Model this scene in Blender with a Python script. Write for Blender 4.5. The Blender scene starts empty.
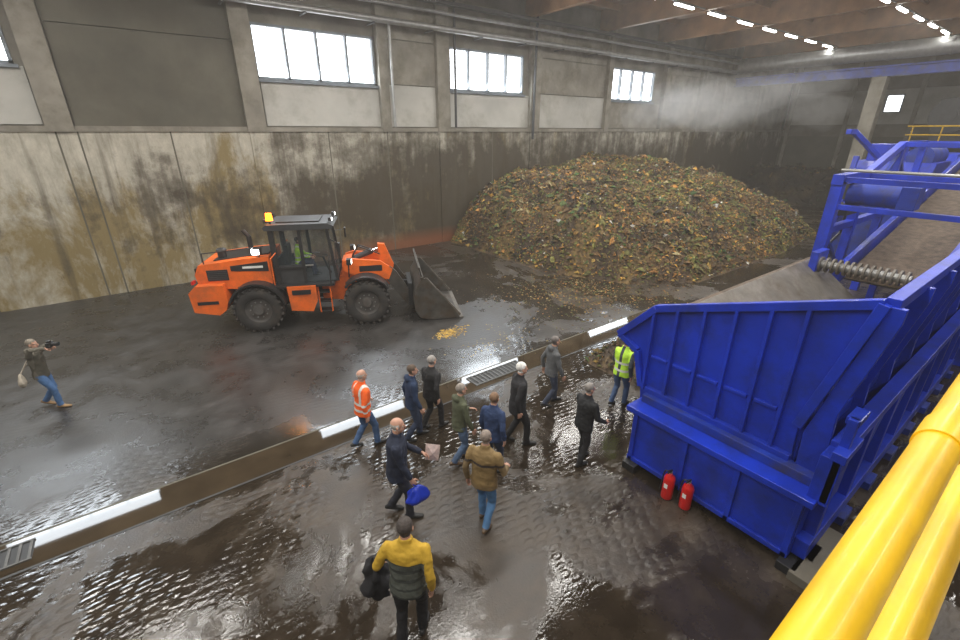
import bpy, math, random
import numpy as np
from mathutils import Vector, Matrix, noise
from mathutils.bvhtree import BVHTree
random.seed(7)
S=bpy.context.scene
# ------------------------------------------------------------------ camera model
H=5.6; FPX=450.0; PITCH=math.radians(22.7); AZ=math.radians(53.2)
hd=(math.cos(AZ),math.sin(AZ)); rt=(math.sin(AZ),-math.cos(AZ))
def ray(px,py):
    u=px-480;v=py-320
    F=FPX*math.cos(PITCH)-v*math.sin(PITCH);D=FPX*math.sin(PITCH)+v*math.cos(PITCH)
    return F*hd[0]+u*rt[0],F*hd[1]+u*rt[1],-D,F
def ground(px,py):
    x,y,z,F=ray(px,py);t=-H/z
    return x*t,y*t
cam=bpy.data.cameras.new("camera");co=bpy.data.objects.new("camera",cam);S.collection.objects.link(co)
co.location=(0,0,H);cam.lens=36*FPX/960;cam.sensor_width=36;cam.clip_start=0.05;cam.clip_end=300
dv=Vector((hd[0]*math.cos(PITCH),hd[1]*math.cos(PITCH),-math.sin(PITCH)))
co.rotation_euler=dv.to_track_quat('-Z','Y').to_euler();S.camera=co
S.view_settings.view_transform='Standard'
# ------------------------------------------------------------------ materials
def newmat(name):
    m=bpy.data.materials.new(name);m.use_nodes=True
    nt=m.node_tree;return m,nt,nt.nodes['Principled BSDF']
def N(nt,t,**k):
    n=nt.nodes.new(t)
    for a,b in k.items():
        if a in n.inputs: n.inputs[a].default_value=b
        else: setattr(n,a,b)
    return n
def ramp(nt,src,stops):
    r=nt.nodes.new('ShaderNodeValToRGB');nt.links.new(src,r.inputs[0])
    e=r.color_ramp.elements
    while len(e)<len(stops): e.new(0.5)
    for i,(p,c) in enumerate(stops):
        e[i].position=p
        e[i].color=(c,c,c,1) if isinstance(c,(int,float)) else (*c,1)
    return r
def mixc(nt,fac,a,b,mode='MIX'):
    n=nt.nodes.new('ShaderNodeMix');n.data_type='RGBA';n.blend_type=mode
    for s,i in ((fac,0),(a,6),(b,7)):
        if hasattr(s,'links'): nt.links.new(s,n.inputs[i])
        elif isinstance(s,(int,float)): n.inputs[i].default_value=s
        else: n.inputs[i].default_value=(*s,1)
    return n.outputs[2]
def math_(nt,op,a,b=0.0,clamp=False):
    n=nt.nodes.new('ShaderNodeMath');n.operation=op;n.use_clamp=clamp
    for s,i in ((a,0),(b,1)):
        if hasattr(s,'links'): nt.links.new(s,n.inputs[i])
        else: n.inputs[i].default_value=s
    return n.outputs[0]
def mapr(nt,v,a,b,c=0.0,d=1.0):
    n=nt.nodes.new('ShaderNodeMapRange');nt.links.new(v,n.inputs[0])
    for i,x in enumerate((a,b,c,d)): n.inputs[i+1].default_value=x
    return n.outputs[0]
_M={}
def mat(name,c,rough=0.5,metal=0.0,var=0.25,scale=4.0,bump=0.0,bscale=30.0,coat=0.0,dirt=None,dirtamt=0.5):
    if name in _M: return _M[name]
    m,nt,p=newmat(name)
    tc=N(nt,'ShaderNodeTexCoord')
    nz=N(nt,'ShaderNodeTexNoise',Scale=scale,Detail=5.0);nt.links.new(tc.outputs['Object'],nz.inputs['Vector'])
    lo=tuple(x*(1-var) for x in c);hi=tuple(min(1,x*(1+var)) for x in c)
    r=ramp(nt,nz.outputs[0],[(0.3,lo),(0.7,hi)]);col=r.outputs[0]
    if dirt:
        n2=N(nt,'ShaderNodeTexNoise',Scale=scale*0.7,Detail=8.0,Roughness=0.7);nt.links.new(tc.outputs['Object'],n2.inputs['Vector'])
        r2=ramp(nt,n2.outputs[0],[(0.46,0.0),(0.68,dirtamt)])
        col=mixc(nt,r2.outputs[0],col,dirt)
    nt.links.new(col,p.inputs['Base Color'])
    p.inputs['Roughness'].default_value=rough;p.inputs['Metallic'].default_value=metal
    p.inputs['Coat Weight'].default_value=coat
    if bump>0:
        n3=N(nt,'ShaderNodeTexNoise',Scale=bscale,Detail=4.0);nt.links.new(tc.outputs['Object'],n3.inputs['Vector'])
        b=N(nt,'ShaderNodeBump',Strength=bump,Distance=0.02);nt.links.new(n3.outputs[0],b.inputs['Height']);nt.links.new(b.outputs[0],p.inputs['Normal'])
    _M[name]=m;return m
def emis(name,c,s):
    if name in _M: return _M[name]
    m,nt,p=newmat(name);p.inputs['Base Color'].default_value=(*c,1);p.inputs['Emission Color'].default_value=(*c,1);p.inputs['Emission Strength'].default_value=s
    _M[name]=m;return m
def glassy(name,c,alpha):
    if name in _M: return _M[name]
    m,nt,p=newmat(name);p.inputs['Base Color'].default_value=(*c,1);p.inputs['Roughness'].default_value=0.05;p.inputs['Alpha'].default_value=alpha
    _M[name]=m;return m
# floor
def floor_mat():
    m,nt,p=newmat("wet_asphalt")
    g=N(nt,'ShaderNodeNewGeometry');sp=N(nt,'ShaderNodeSeparateXYZ');nt.links.new(g.outputs['Position'],sp.inputs[0])
    P=g.outputs['Position'];X,Y=sp.outputs[0],sp.outputs[1]
    big=N(nt,'ShaderNodeTexNoise',Scale=0.34,Detail=7.0,Roughness=0.66,Distortion=0.5);nt.links.new(P,big.inputs['Vector'])
    med=N(nt,'ShaderNodeTexNoise',Scale=1.5,Detail=8.0,Roughness=0.65);nt.links.new(P,med.inputs['Vector'])
    fine=N(nt,'ShaderNodeTexNoise',Scale=30.0,Detail=4.0);nt.links.new(P,fine.inputs['Vector'])
    grey=ramp(nt,med.outputs[0],[(0.3,(0.022,0.0215,0.021)),(0.7,(0.056,0.053,0.050))])
    brown=ramp(nt,med.outputs[0],[(0.3,(0.020,0.014,0.009)),(0.5,(0.042,0.030,0.019)),(0.72,(0.080,0.060,0.040))])
    near=mapr(nt,Y,9.0,7.2)
    rgt=mapr(nt,X,7.0,13.0)
    bm=math_(nt,'MAXIMUM',near,rgt)
    bm=math_(nt,'MULTIPLY',bm,0.9)
    col=mixc(nt,bm,grey.outputs[0],brown.outputs[0])
    wet=ramp(nt,big.outputs[0],[(0.45,0.0),(0.51,1.0)])
    leftdry=math_(nt,'MAXIMUM',mapr(nt,Y,9.2,8.0,0.0,1.0),mapr(nt,X,3.0,9.0,0.0,0.9))
    wetm=math_(nt,'MULTIPLY',wet.outputs[0],math_(nt,'MAXIMUM',leftdry,0.30))
    col=mixc(nt,wetm,col,mixc(nt,0.55,col,(0.012,0.009,0.006)))
    nt.links.new(col,p.inputs['Base Color'])
    rr=ramp(nt,med.outputs[0],[(0.35,0.30),(0.7,0.50)])
    rough=N(nt,'ShaderNodeMix');nt.links.new(wetm,rough.inputs[0]);nt.links.new(rr.outputs[0],rough.inputs[2]);rough.inputs[3].default_value=0.07
    nt.links.new(rough.outputs[0],p.inputs['Roughness'])
    mp=N(nt,'ShaderNodeMapping');mp.inputs['Rotation'].default_value=(0,0,0.35);mp.inputs['Scale'].default_value=(4.2,8.0,1);nt.links.new(P,mp.inputs[0])
    vo=N(nt,'ShaderNodeTexVoronoi',Scale=1.0,Randomness=0.35);nt.links.new(mp.outputs[0],vo.inputs['Vector'])
    vr=ramp(nt,vo.outputs['Distance'],[(0.30,1.0),(0.52,0.0)])
    n5=N(nt,'ShaderNodeTexNoise',Scale=0.45,Detail=3.0);nt.links.new(P,n5.inputs['Vector'])
    tm=math_(nt,'MULTIPLY',ramp(nt,n5.outputs[0],[(0.44,0.0),(0.52,1.0)]).outputs[0],mapr(nt,Y,9.5,7.5,0.2,1.0))
    hgt=math_(nt,'MULTIPLY',vr.outputs[0],math_(nt,'MULTIPLY',tm,0.40))
    hgt=math_(nt,'ADD',hgt,math_(nt,'MULTIPLY',fine.outputs[0],0.20))
    hgt=math_(nt,'ADD',hgt,math_(nt,'MULTIPLY',med.outputs[0],0.22))
    b=N(nt,'ShaderNodeBump',Strength=0.55,Distance=0.03);nt.links.new(hgt,b.inputs['Height']);nt.links.new(b.outputs[0],p.inputs['Normal'])
    nt.links.new(math_(nt,'SUBTRACT',0.75,math_(nt,'MULTIPLY',wetm,0.48)),b.inputs['Strength'])
    p.inputs['Specular IOR Level'].default_value=0.6
    return m
def wall_mat():
    m,nt,p=newmat("stained_concrete")
    g=N(nt,'ShaderNodeNewGeometry');sp=N(nt,'ShaderNodeSeparateXYZ');nt.links.new(g.outputs['Position'],sp.inputs[0])
    P=g.outputs['Position'];X,Y,Z=sp.outputs
    mp=N(nt,'ShaderNodeMapping');mp.inputs['Scale'].default_value=(1,1,0.5);nt.links.new(P,mp.inputs[0])
    mps=N(nt,'ShaderNodeMapping');mps.inputs['Scale'].default_value=(1,1,0.06);nt.links.new(P,mps.inputs[0])
    n1=N(nt,'ShaderNodeTexNoise',Scale=0.5,Detail=9.0,Roughness=0.72,Distortion=0.3);nt.links.new(mp.outputs[0],n1.inputs['Vector'])
    n2=N(nt,'ShaderNodeTexNoise',Scale=0.45,Detail=10.0,Roughness=0.75);nt.links.new(P,n2.inputs['Vector'])
    n3=N(nt,'ShaderNodeTexNoise',Scale=2.5,Detail=8.0,Roughness=0.75);nt.links.new(mp.outputs[0],n3.inputs['Vector'])
    n4=N(nt,'ShaderNodeTexNoise',Scale=2.2,Detail=6.0,Roughness=0.6);nt.links.new(mps.outputs[0],n4.inputs['Vector'])
    base=ramp(nt,n3.outputs[0],[(0.3,(0.28,0.26,0.205)),(0.7,(0.58,0.55,0.46))]).outputs[0]
    ol=ramp(nt,math_(nt,'ADD',n1.outputs[0],mapr(nt,Z,5.0,2.5,-0.07,0.06)),[(0.47,0.0),(0.60,0.9)]).outputs[0]
    col=mixc(nt,ol,base,(0.20,0.145,0.045))
    dx=mapr(nt,X,-4.0,11.0,-0.16,0.20)
    zb=mapr(nt,Z,5.4,3.4,-0.14,0.05)
    zl=mapr(nt,Z,0.2,1.8,-0.12,0.0)
    zl2=math_(nt,'MULTIPLY',zl,mapr(nt,X,9,13,1.0,-0.6))
    s=math_(nt,'ADD',math_(nt,'ADD',n2.outputs[0],dx),math_(nt,'ADD',zb,zl2))
    s=math_(nt,'ADD',s,mapr(nt,n3.outputs[0],0.3,0.7,-0.09,0.09))
    s=math_(nt,'ADD',s,mapr(nt,n4.outputs[0],0.3,0.7,-0.08,0.08))
    dk=ramp(nt,s,[(0.44,0.0),(0.56,0.65),(0.68,0.96)]).outputs[0]
    col=mixc(nt,dk,col,(0.045,0.032,0.016))
    st=ramp(nt,n4.outputs[0],[(0.55,0.0),(0.68,0.55)]).outputs[0]
    col=mixc(nt,st,col,(0.075,0.06,0.035))
    ru=math_(nt,'MULTIPLY',mapr(nt,Z,0.9,0.3),math_(nt,'MULTIPLY',mapr(nt,X,5.0,9.5),mapr(nt,X,16,13.5)))
    col=mixc(nt,math_(nt,'MULTIPLY',ru,0.7),col,(0.24,0.075,0.025))
    nt.links.new(col,p.inputs['Base Color']);p.inputs['Roughness'].default_value=0.75
    b=N(nt,'ShaderNodeBump',Strength=0.4,Distance=0.02);nt.links.new(n3.outputs[0],b.inputs['Height']);nt.links.new(b.outputs[0],p.inputs['Normal'])
    return m
MF=floor_mat();MW=wall_mat()
m_conc=mat("upper_concrete",(0.17,0.155,0.125),0.8,var=0.3,scale=0.8,dirt=(0.07,0.058,0.036),dirtamt=0.6)
m_olive=mat("olive_grey_concrete",(0.105,0.098,0.074),0.8,var=0.25,scale=0.6,dirt=(0.07,0.06,0.04),dirtamt=0.5)
m_panel=mat("light_cladding",(0.42,0.41,0.37),0.6,var=0.15,scale=0.7,dirt=(0.17,0.15,0.10),dirtamt=0.6)
m_col=mat("column_concrete",(0.24,0.22,0.18),0.8,var=0.25,scale=1.2,dirt=(0.09,0.08,0.05),dirtamt=0.7)
m_wood=mat("glulam_wood",(0.24,0.115,0.045),0.6,var=0.3,scale=1.5)
m_ceil=mat("brown_roof_deck",(0.18,0.09,0.04),0.7,var=0.3,scale=1.0)
m_steel=mat("galvanised_steel",(0.34,0.34,0.33),0.4,0.6,var=0.15)
m_pane=emis("bright_window_pane",(0.93,0.97,1.0),5.0)
m_tube=emis("fluorescent_tube",(1.0,0.98,0.93),30.0)
m_dark=mat("dark_grey",(0.04,0.042,0.045),0.5,var=0.2)
m_frame=mat("window_frame_paint",(0.13,0.15,0.17),0.5)
m_blue=mat("blue_paint",(0.007,0.036,0.47),0.38,var=0.2,scale=1.5,dirt=(0.012,0.022,0.11),dirtamt=0.7,coat=0.15)
m_blued=mat("dirty_blue_paint",(0.010,0.036,0.30),0.45,var=0.3,scale=2.5,dirt=(0.045,0.04,0.035),dirtamt=0.8)
m_liner=mat("worn_steel_liner",(0.17,0.155,0.135),0.45,0.3,var=0.3,scale=2.0,dirt=(0.07,0.048,0.025),dirtamt=0.85)
m_yel=mat("yellow_rail_paint",(0.80,0.48,0.006),0.45,var=0.12,scale=5,coat=0.1,dirt=(.5,.27,.01),dirtamt=.5)
m_org=mat("orange_paint",(0.85,0.15,0.015),0.4,var=0.12,scale=2,dirt=(0.30,0.09,0.035),dirtamt=0.6,coat=0.2)
m_blk=mat("black_plastic",(0.018,0.018,0.019),0.45)
m_rub=mat("tyre_rubber",(0.025,0.023,0.022),0.8,bump=0.5,dirt=(0.07,0.055,0.04),dirtamt=0.7)
m_rim=mat("wheel_rim",(0.09,0.085,0.08),0.5,dirt=(0.10,0.07,0.05),dirtamt=0.7)
m_chrome=mat("chrome_rod",(0.7,0.7,0.7),0.15,1.0)
m_bucket=mat("bucket_steel",(0.085,0.08,0.072),0.45,0.4,var=0.4,scale=3,dirt=(0.08,0.05,0.025),dirtamt=0.8)
m_glass=glassy("cab_glass",(0.05,0.07,0.08),0.35)
m_red=mat("extinguisher_red",(0.55,0.012,0.01),0.3,var=0.05,coat=0.4)
m_white=mat("white_plastic",(0.75,0.75,0.72),0.5,var=0.05)
m_belt=mat("rubber_belt_soil",(0.10,0.072,0.05),0.8,var=0.4,scale=6,bump=0.6)
# ------------------------------------------------------------------ mesh builder
class B:
    def __init__(s): s.v=[];s.f=[];s.m=[];s.ms=[];s.sm=[]
    def mi(s,m):
        if m not in s.ms: s.ms.append(m)
        return s.ms.index(m)
    def add(s,vs,fs,m,smooth=False):
        o=len(s.v);s.v+= [tuple(v) for v in vs];k=s.mi(m)
        for f in fs: s.f.append([i+o for i in f]);s.m.append(k);s.sm.append(smooth)
    def box(s,x0,x1,y0,y1,z0,z1,m,R=None,c=None):
        vs=[Vector((x,y,z)) for x in (x0,x1) for y in (y0,y1) for z in (z0,z1)]
        if R is not None:
            cc=Vector(c) if c else Vector(((x0+x1)/2,(y0+y1)/2,(z0+z1)/2))
            vs=[R@(v-cc)+cc for v in vs]
        s.add(vs,[(0,1,3,2),(4,6,7,5),(0,4,5,1),(2,3,7,6),(0,2,6,4),(1,5,7,3)],m)
    def beam(s,a,b,w,h,m,up=(0,0,1)):
        a=Vector(a);b=Vector(b);d=(b-a).normalized();u=Vector(up)
        if abs(d.dot(u))>0.98:u=Vector((1,0,0))
        r=d.cross(u).normalized();u=r.cross(d)
        vs=[p+r*i*w/2+u*j*h/2 for p in (a,b) for i in (-1,1) for j in (-1,1)]
        s.add(vs,[(0,1,3,2),(4,6,7,5),(0,4,5,1),(2,3,7,6),(0,2,6,4),(1,5,7,3)],m)
    def prism(s,pts,axis,a,b,m):
        def mk(p,t):
            if axis=='x': return (t,p[0],p[1])
            if axis=='y': return (p[0],t,p[1])
            return (p[0],p[1],t)
        n=len(pts);vs=[mk(p,a) for p in pts]+[mk(p,b) for p in pts]
        fs=[tuple(range(n)),tuple(range(2*n-1,n-1,-1))]+[(i,i+n,(i+1)%n+n,(i+1)%n) for i in range(n)]
        s.add(vs,fs,m)
    def cyl(s,a,b,r,m,r2=None,n=16,smooth=True):
        a=Vector(a);b=Vector(b);r2=r if r2 is None else r2;d=(b-a).normalized()
        u=Vector((0,0,1)) if abs(d.z)<0.9 else Vector((1,0,0))
        x=d.cross(u).normalized();y=d.cross(x)
        vs=[a+(x*math.cos(t)+y*math.sin(t))*r for t in [2*math.pi*i/n for i in range(n)]]+[b+(x*math.cos(t)+y*math.sin(t))*r2 for t in [2*math.pi*i/n for i in range(n)]]
        s.add(vs,[(i,(i+1)%n,(i+1)%n+n,i+n) for i in range(n)],m,smooth)
        s.add(vs[:n],[tuple(range(n-1,-1,-1))],m);s.add(vs[n:],[tuple(range(n))],m)
    def path(s,pts,r,m,n=10):
        for i in range(len(pts)-1): s.cyl(pts[i],pts[i+1],r,m,n=n)
        for p in pts[1:-1]: s.ball(p,(r,r,r),m,n=n)
    def ball(s,c,r,m,n=12):
        vs=[];fs=[];k=max(6,n//2)
        for j in range(k+1):
            ph=math.pi*j/k
            for i in range(n):
                t=2*math.pi*i/n;vs.append((c[0]+r[0]*math.sin(ph)*math.cos(t),c[1]+r[1]*math.sin(ph)*math.sin(t),c[2]+r[2]*math.cos(ph)))
        for j in range(k):
            for i in range(n): fs.append((j*n+i,(j+1)*n+i,(j+1)*n+(i+1)%n,j*n+(i+1)%n))
        s.add(vs,fs,m,True)
    def lathe(s,c,prof,m,n=32,axis='y'):
        vs=[];fs=[];k=len(prof)
        for i in range(n):
            t=2*math.pi*i/n
            for r,h in prof:
                if axis=='y': vs.append((c[0]+r*math.cos(t),c[1]+h,c[2]+r*math.sin(t)))
                else: vs.append((c[0]+r*math.cos(t),c[1]+r*math.sin(t),c[2]+h))
        for i in range(n):
            for j in range(k-1): fs.append((i*k+j,i*k+j+1,((i+1)%n)*k+j+1,((i+1)%n)*k+j))
        s.add(vs,fs,m,True)
    def obj(s,name,loc=(0,0,0),rz=0,bevel=0,parent=None):
        me=bpy.data.meshes.new(name);me.from_pydata(s.v,[],s.f)
        for m in s.ms: me.materials.append(m)
        me.polygons.foreach_set('material_index',s.m);me.polygons.foreach_set('use_smooth',s.sm);me.update()
        o=bpy.data.objects.new(name,me);S.collection.objects.link(o);o.location=loc;o.rotation_euler=(0,0,rz)
        if bevel:
            b=o.modifiers.new('bevel','BEVEL');b.width=bevel;b.segments=2;b.limit_method='ANGLE';b.angle_limit=math.radians(50)
        if parent:o.parent=parent
        return o
# ------------------------------------------------------------------ room shell
XW,XE,YS,YN,ZC=-14.0,53.4,-9.0,20.9,12.2
b=B();b.box(XW,XE,YS,YN+.5,-.3,0,MF);b.obj("floor")
b=B();b.box(XW,XE,YN,YN+.5,0,5.6,MW)
b.box(XW,XE,YN-.06,YN+.5,5.6,5.78,m_col)
wins=[(-7.0,-2.0),(4.9,9.9),(13.8,18.7),(26.0,30.9)]
z0w,z1w=7.5,9.4
b.box(XW,XE,YN+.2,YN+.5,5.78,z0w,m_conc);b.box(XW,XE,YN+.2,YN+.5,z1w,ZC,m_conc)
xs=[XW]+[x for w in wins for x in w]+[XE]
for i in range(0,len(xs),2): b.box(xs[i],xs[i+1],YN+.2,YN+.5,z0w,z1w,m_conc)
b.box(-1.0,4.4,YN+.1,YN+.2,5.78,8.7,m_olive);b.box(-1.0,4.4,YN+.12,YN+.2,8.75,ZC,m_olive)
for x0,x1 in [(-7.2,-1.8),(5.0,10.0),(10.5,13.1),(13.8,19.2),(19.9,25.7),(26.2,31.9),(32.6,36.8),(37.2,40.8),(41.2,47),(47.4,53.2)]:
    z=5.82
    top=z0w if any(abs((w[0]+w[1])/2-(x0+x1)/2)<1.5 for w in wins) else 11.2
    while z<top-.1:
        z2=min(z+ (1.7 if top==z0w else 1.8),top);b.box(x0,x1,YN+.12,YN+.2,z,z2-.04,m_panel if (z<7.6 and x0<24) else m_col);z=z2
for x in (-1.4,4.55,10.2,13.35,19.5,25.9,32.2,37.0,41.0,47.2):
    w=.35 if x in(13.35,19.5,4.55,-1.4) else .22
    b.box(x-w,x+w,YN-.12,YN+.2,5.6,ZC,m_col)
for x in (-9.5,-4.5,-1.55,-1.0,1.6,4.3,7.4,10.2,13.3,16.5,19.5,23,27,31): b.box(x-.025,x+.025,YN-.006,YN+.01,0,5.6,m_olive)
for x in (4.6,13.4,19.6): b.box(x-.35,x+.35,YN-.05,YN,0.0,5.6,MW)
b.obj("wall_north")
for i,(x0,x1) in enumerate(wins):
    b=B();f=.09
    b.box(x0,x1,YN+.3,YN+.33,z0w,z1w,m_pane)
    b.box(x0,x1,YN+.1,YN+.3,z0w,z0w+f,m_frame);b.box(x0,x1,YN+.1,YN+.3,z1w-f,z1w,m_frame)
    n=4
    for k in range(n+1):
        x=x0+(x1-x0)*k/n;x=min(max(x,x0+f/2),x1-f/2);b.box(x-f/2,x+f/2,YN+.1,YN+.3,z0w,z1w,m_frame)
    b.box(x0-.1,x1+.1,YN,YN+.2,z0w-.1,z0w,m_frame);b.obj("window_%d"%(i+1))
b=B();b.box(XE,XE+.4,YS,YN,0,5.2,m_olive);b.box(XE,XE+.4,YS,YN,5.2,ZC,m_conc)
for k in range(6):
    y0=-7+k*4.6;b.box(XE-.08,XE,y0,y0+4.3,6.2,8.9,m_panel)
    b.box(XE-.2,XE,y0+4.3,y0+4.6,0,ZC,m_col)
b.box(XE-.15,XE,12.2,13.4,7.1,8.5,m_frame);b.box(XE-.17,XE-.15,12.3,13.3,7.2,8.4,m_pane);b.obj("wall_east")
b=B();b.box(XW-.4,XW,YS,YN,0,ZC,m_conc);b.obj("wall_west")
b=B();b.box(XW,XE,YS-.4,YS,0,ZC,m_conc);b.obj("wall_south")
b=B();b.box(XW-.4,XE+.4,YS-.4,YN+.5,ZC,ZC+.3,m_ceil)
for k in range(12):
    x=-11+k*5.95;b.box(x-.14,x+.14,YS,YN,ZC-1.1,ZC,m_wood)
for k in range(11):
    y=-7.5+k*2.7;b.box(XW,XE,y-.06,y+.06,ZC-.3,ZC,m_wood)
b.obj("ceiling")
b=B()
for Y in (14.4,8.45,2.5,-4.0):  # last row: unseen fixtures, added to go with the hopper-side fill lamps
    for k in range(18):
        x=-11+k*3.0
        if x>41: continue
        b.box(x,x+1.5,Y-.06,Y+.06,11.0,11.06,m_tube);b.box(x-.05,x+1.55,Y-.09,Y+.09,11.06,11.13,m_steel)
    b.box(XW,43,Y-.03,Y+.03,11.13,11.18,m_steel)
b.obj("ceiling_strip_and_fill_lights")
b=B();b.cyl((3.5,20.35,9.95),(41,20.35,9.95),.13,m_steel)
b.cyl((-14,20.5,10.6),(41,20.5,10.6),.07,m_steel);b.box(10,41,20.3,20.6,10.9,11.05,m_dark)
for k in range(14):
    x=4+k*2.8;b.box(x-.04,x+.04,20.1,20.8,9.75,9.8,m_dark)
b.cyl((10.5,20.6,5.8),(10.5,20.6,9.9),.06,m_steel);b.cyl((13.9,20.6,5.8),(13.9,20.6,12),.06,m_dark);b.cyl((19.2,20.6,5.2),(19.2,20.6,12),.07,m_dark)
b.obj("wall_pipes")
b=B();b.cyl((41.2,20.3,10.4),(41.2,-9,10.4),.5,m_steel,n=20)
for k in range(10): b.cyl((41.2,20-3*k,10.4),(41.2,19.9-3*k,10.4),.54,m_steel,n=20)
b.obj("ventilation_duct")
b=B();b.box(41.7,42.2,-9,20.8,9.55,9.65,m_blued);b.box(41.7,42.2,-9,20.8,9.0,9.1,m_blued);b.box(41.9,42.0,-9,20.8,9.0,9.65,m_blued);b.obj("crane_beam")
b=B();b.box(41.6,42.4,10.8,11.6,0,8.98,m_col);b.box(41.4,42.6,10.6,11.8,0,.8,m_col);b.obj("support_pillar")
b=B()
b.box(44,46,0,9.4,4.7,4.9,m_dark)
for z in (5.4,5.95):b.cyl((44,0,z),(44,9.4,z),.05,m_yel)
for k in range(7):b.cyl((44,.1+k*1.5,4.9),(44,.1+k*1.5,5.95),.04,m_yel)
for y in (.5,9):b.box(44.8,45.2,y-.15,y+.15,0,4.7,m_blued)
b.box(45.2,45.9,1.0,8.4,4.9,7.6,m_dark)
b.cyl((45.5,3,7.6),(45.5,3,10),.4,m_steel);b.cyl((45.6,7.6,6.6),(44.9,7.6,6.6),1.1,m_dark,n=28);b.cyl((44.9,7.6,6.6),(44.8,7.6,6.6),.35,m_dark,n=20)
b.obj("mezzanine_walkway")
m_strip=mat("smooth_wet_concrete",(0.045,0.032,0.019),0.03,var=0.35,scale=1.3)
b=B();b.box(XW,13.5,7.33,8.03,0,.004,m_strip);b.box(XW,13.5,8.03,8.07,0,.006,m_olive);b.box(XW,13.5,7.29,7.33,0,.006,m_dark);b.obj("floor_drain_channel")
m_grate=mat("grate_steel",(0.12,0.12,0.115),0.55,0.4)
for gx0,gx1 in ((-3.6,-2.35),(5.5,7.1)):
    b=B();b.box(gx0,gx1,7.5,7.9,.004,.010,m_blk);k=gx0
    while k<gx1: b.box(k,k+.035,7.5,7.9,.010,.024,m_grate);k+=.12
    b.box(gx0,gx1,7.48,7.51,.004,.026,m_grate);b.box(gx0,gx1,7.89,7.92,.004,.026,m_grate);b.obj("drain_grate")
# ------------------------------------------------------------------ compost heaps
def heap_mat(name,dark=1.0):
    m,nt,p=newmat(name)
    a=N(nt,'ShaderNodeVertexColor');a.layer_name='Col'
    g=N(nt,'ShaderNodeTexCoord');n1=N(nt,'ShaderNodeTexNoise',Scale=9.0,Detail=6.0);nt.links.new(g.outputs['Object'],n1.inputs['Vector'])
    n0=N(nt,'ShaderNodeTexNoise',Scale=0.8,Detail=4.0);nt.links.new(g.outputs['Object'],n0.inputs['Vector'])
    r=ramp(nt,n1.outputs[0],[(0.3,0.4*dark),(0.7,1.2*dark)]);r0=ramp(nt,n0.outputs[0],[(0.38,0.5),(0.6,1.0)])
    c=mixc(nt,1.0,a.outputs[0],r.outputs[0],'MULTIPLY')
    nt.links.new(mixc(nt,1.0,c,r0.outputs[0],'MULTIPLY'),p.inputs['Base Color']);p.inputs['Roughness'].default_value=0.7
    b_=N(nt,'ShaderNodeBump',Strength=0.9,Distance=0.08);nt.links.new(n1.outputs[0],b_.inputs['Height']);nt.links.new(b_.outputs[0],p.inputs['Normal'])
    return m
pal=[(0.20,0.125,0.04),(0.11,0.065,0.026),(0.07,0.043,0.02),(0.42,0.26,0.055),(0.46,0.21,0.045),(0.18,0.17,0.04),(0.10,0.14,0.035),(0.03,0.022,0.013),(0.33,0.27,0.13),(0.18,0.10,0.035)]
def heap(name,hf,x0,x1,y0,y1,st,nchunk,mt,sc=1.0):
    nx=int((x1-x0)/st)+1;ny=int((y1-y0)/st)+1;vs=[];fs=[];cols=[]
    def hh(x,y):
        h=hf(x,y)
        if h<=0: return -.02
        k=min(1,h)
        return max(-.02,h+k*(.45*noise.noise((x*.5,y*.5,0))+.32*noise.noise((x*1.4,y*1.4,3))+.22*noise.noise((x*3.5,y*3.5,7))))
    for j in range(ny):
        for i in range(nx):
            x=x0+i*st;y=y0+j*st;vs.append((x,y,hh(x,y)));
            t=noise.noise((x*.7,y*.7,9));c=pal[2] if t<-.05 else (pal[1] if t<.2 else pal[0]);cols.append(c)
    for j in range(ny-1):
        for i in range(nx-1): fs.append((j*nx+i,j*nx+i+1,(j+1)*nx+i+1,(j+1)*nx+i))
    n=0
    while n<nchunk:
        x=random.uniform(x0,x1);y=random.uniform(y0,y1);z=hh(x,y)
        if z<0.03: continue
        n+=1
        s_=random.uniform(.03,.12)*sc
        if random.random()<.08: s_*=2.1
        d=Vector((random.gauss(0,1),random.gauss(0,1),random.gauss(0,.6))).normalized()*s_
        e=d.cross(Vector((random.gauss(0,.5),random.gauss(0,.5),1)).normalized())*random.uniform(.3,.8)
        c0=Vector((x,y,z+random.uniform(.0,.05)));up=Vector((0,0,s_*.6))
        o=len(vs)
        vs+= [tuple(q) for q in (c0-d,c0+e,c0+d,c0-e,c0+up)]
        fs+=[(o,o+1,o+4),(o+1,o+2,o+4),(o+2,o+3,o+4),(o+3,o,o+4)]
        t=noise.noise((x*.5,y*.5,21))
        c=random.choice(pal) if random.random()>.35 else (pal[9] if t>0 else pal[5])
        q=random.random()
        if q<.008:c=(.6,.58,.52)
        elif q<.04:c=(.09,.18,.04)
        elif q<.07:c=(.60,.32,.05)
        f=random.uniform(.7,1.3);cols+=[tuple(min(1,a*f) for a in c)]*5
    me=bpy.data.meshes.new(name);me.from_pydata(vs,[],fs);ca=me.color_attributes.new('Col','FLOAT_COLOR','POINT')
    arr=np.ones((len(vs),4),dtype=np.float32);arr[:,:3]=np.array(cols);ca.data.foreach_set('color',arr.ravel())
    me.materials.append(mt);o=bpy.data.objects.new(name,me);S.collection.objects.link(o);return o
MH=heap_mat("green_waste",1.15);MHD=heap_mat("dark_compost",0.35)
def hf(x,y):
    xl=13.5+max(0,(13.5-y))*0.45
    yl=8.6+max(0,17.5-x)*0.55+max(0,x-25)*0.10
    a=(x-xl)*1.6; bb=(y-yl)*0.80; c=(31.8-x)*1.1
    h=min(a,bb,c)
    top=3.45+0.9*min(1,max(0,(x-19)/8))+0.3*noise.noise((x*.3,y*.3,2))
    if h<=0:return h
    return min(top,top*(1-math.exp(-(h/top)*1.2))*1.10)
heap("compost_heap",hf,12.5,32.5,7.8,20.7,.15,46000,MH)
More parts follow.
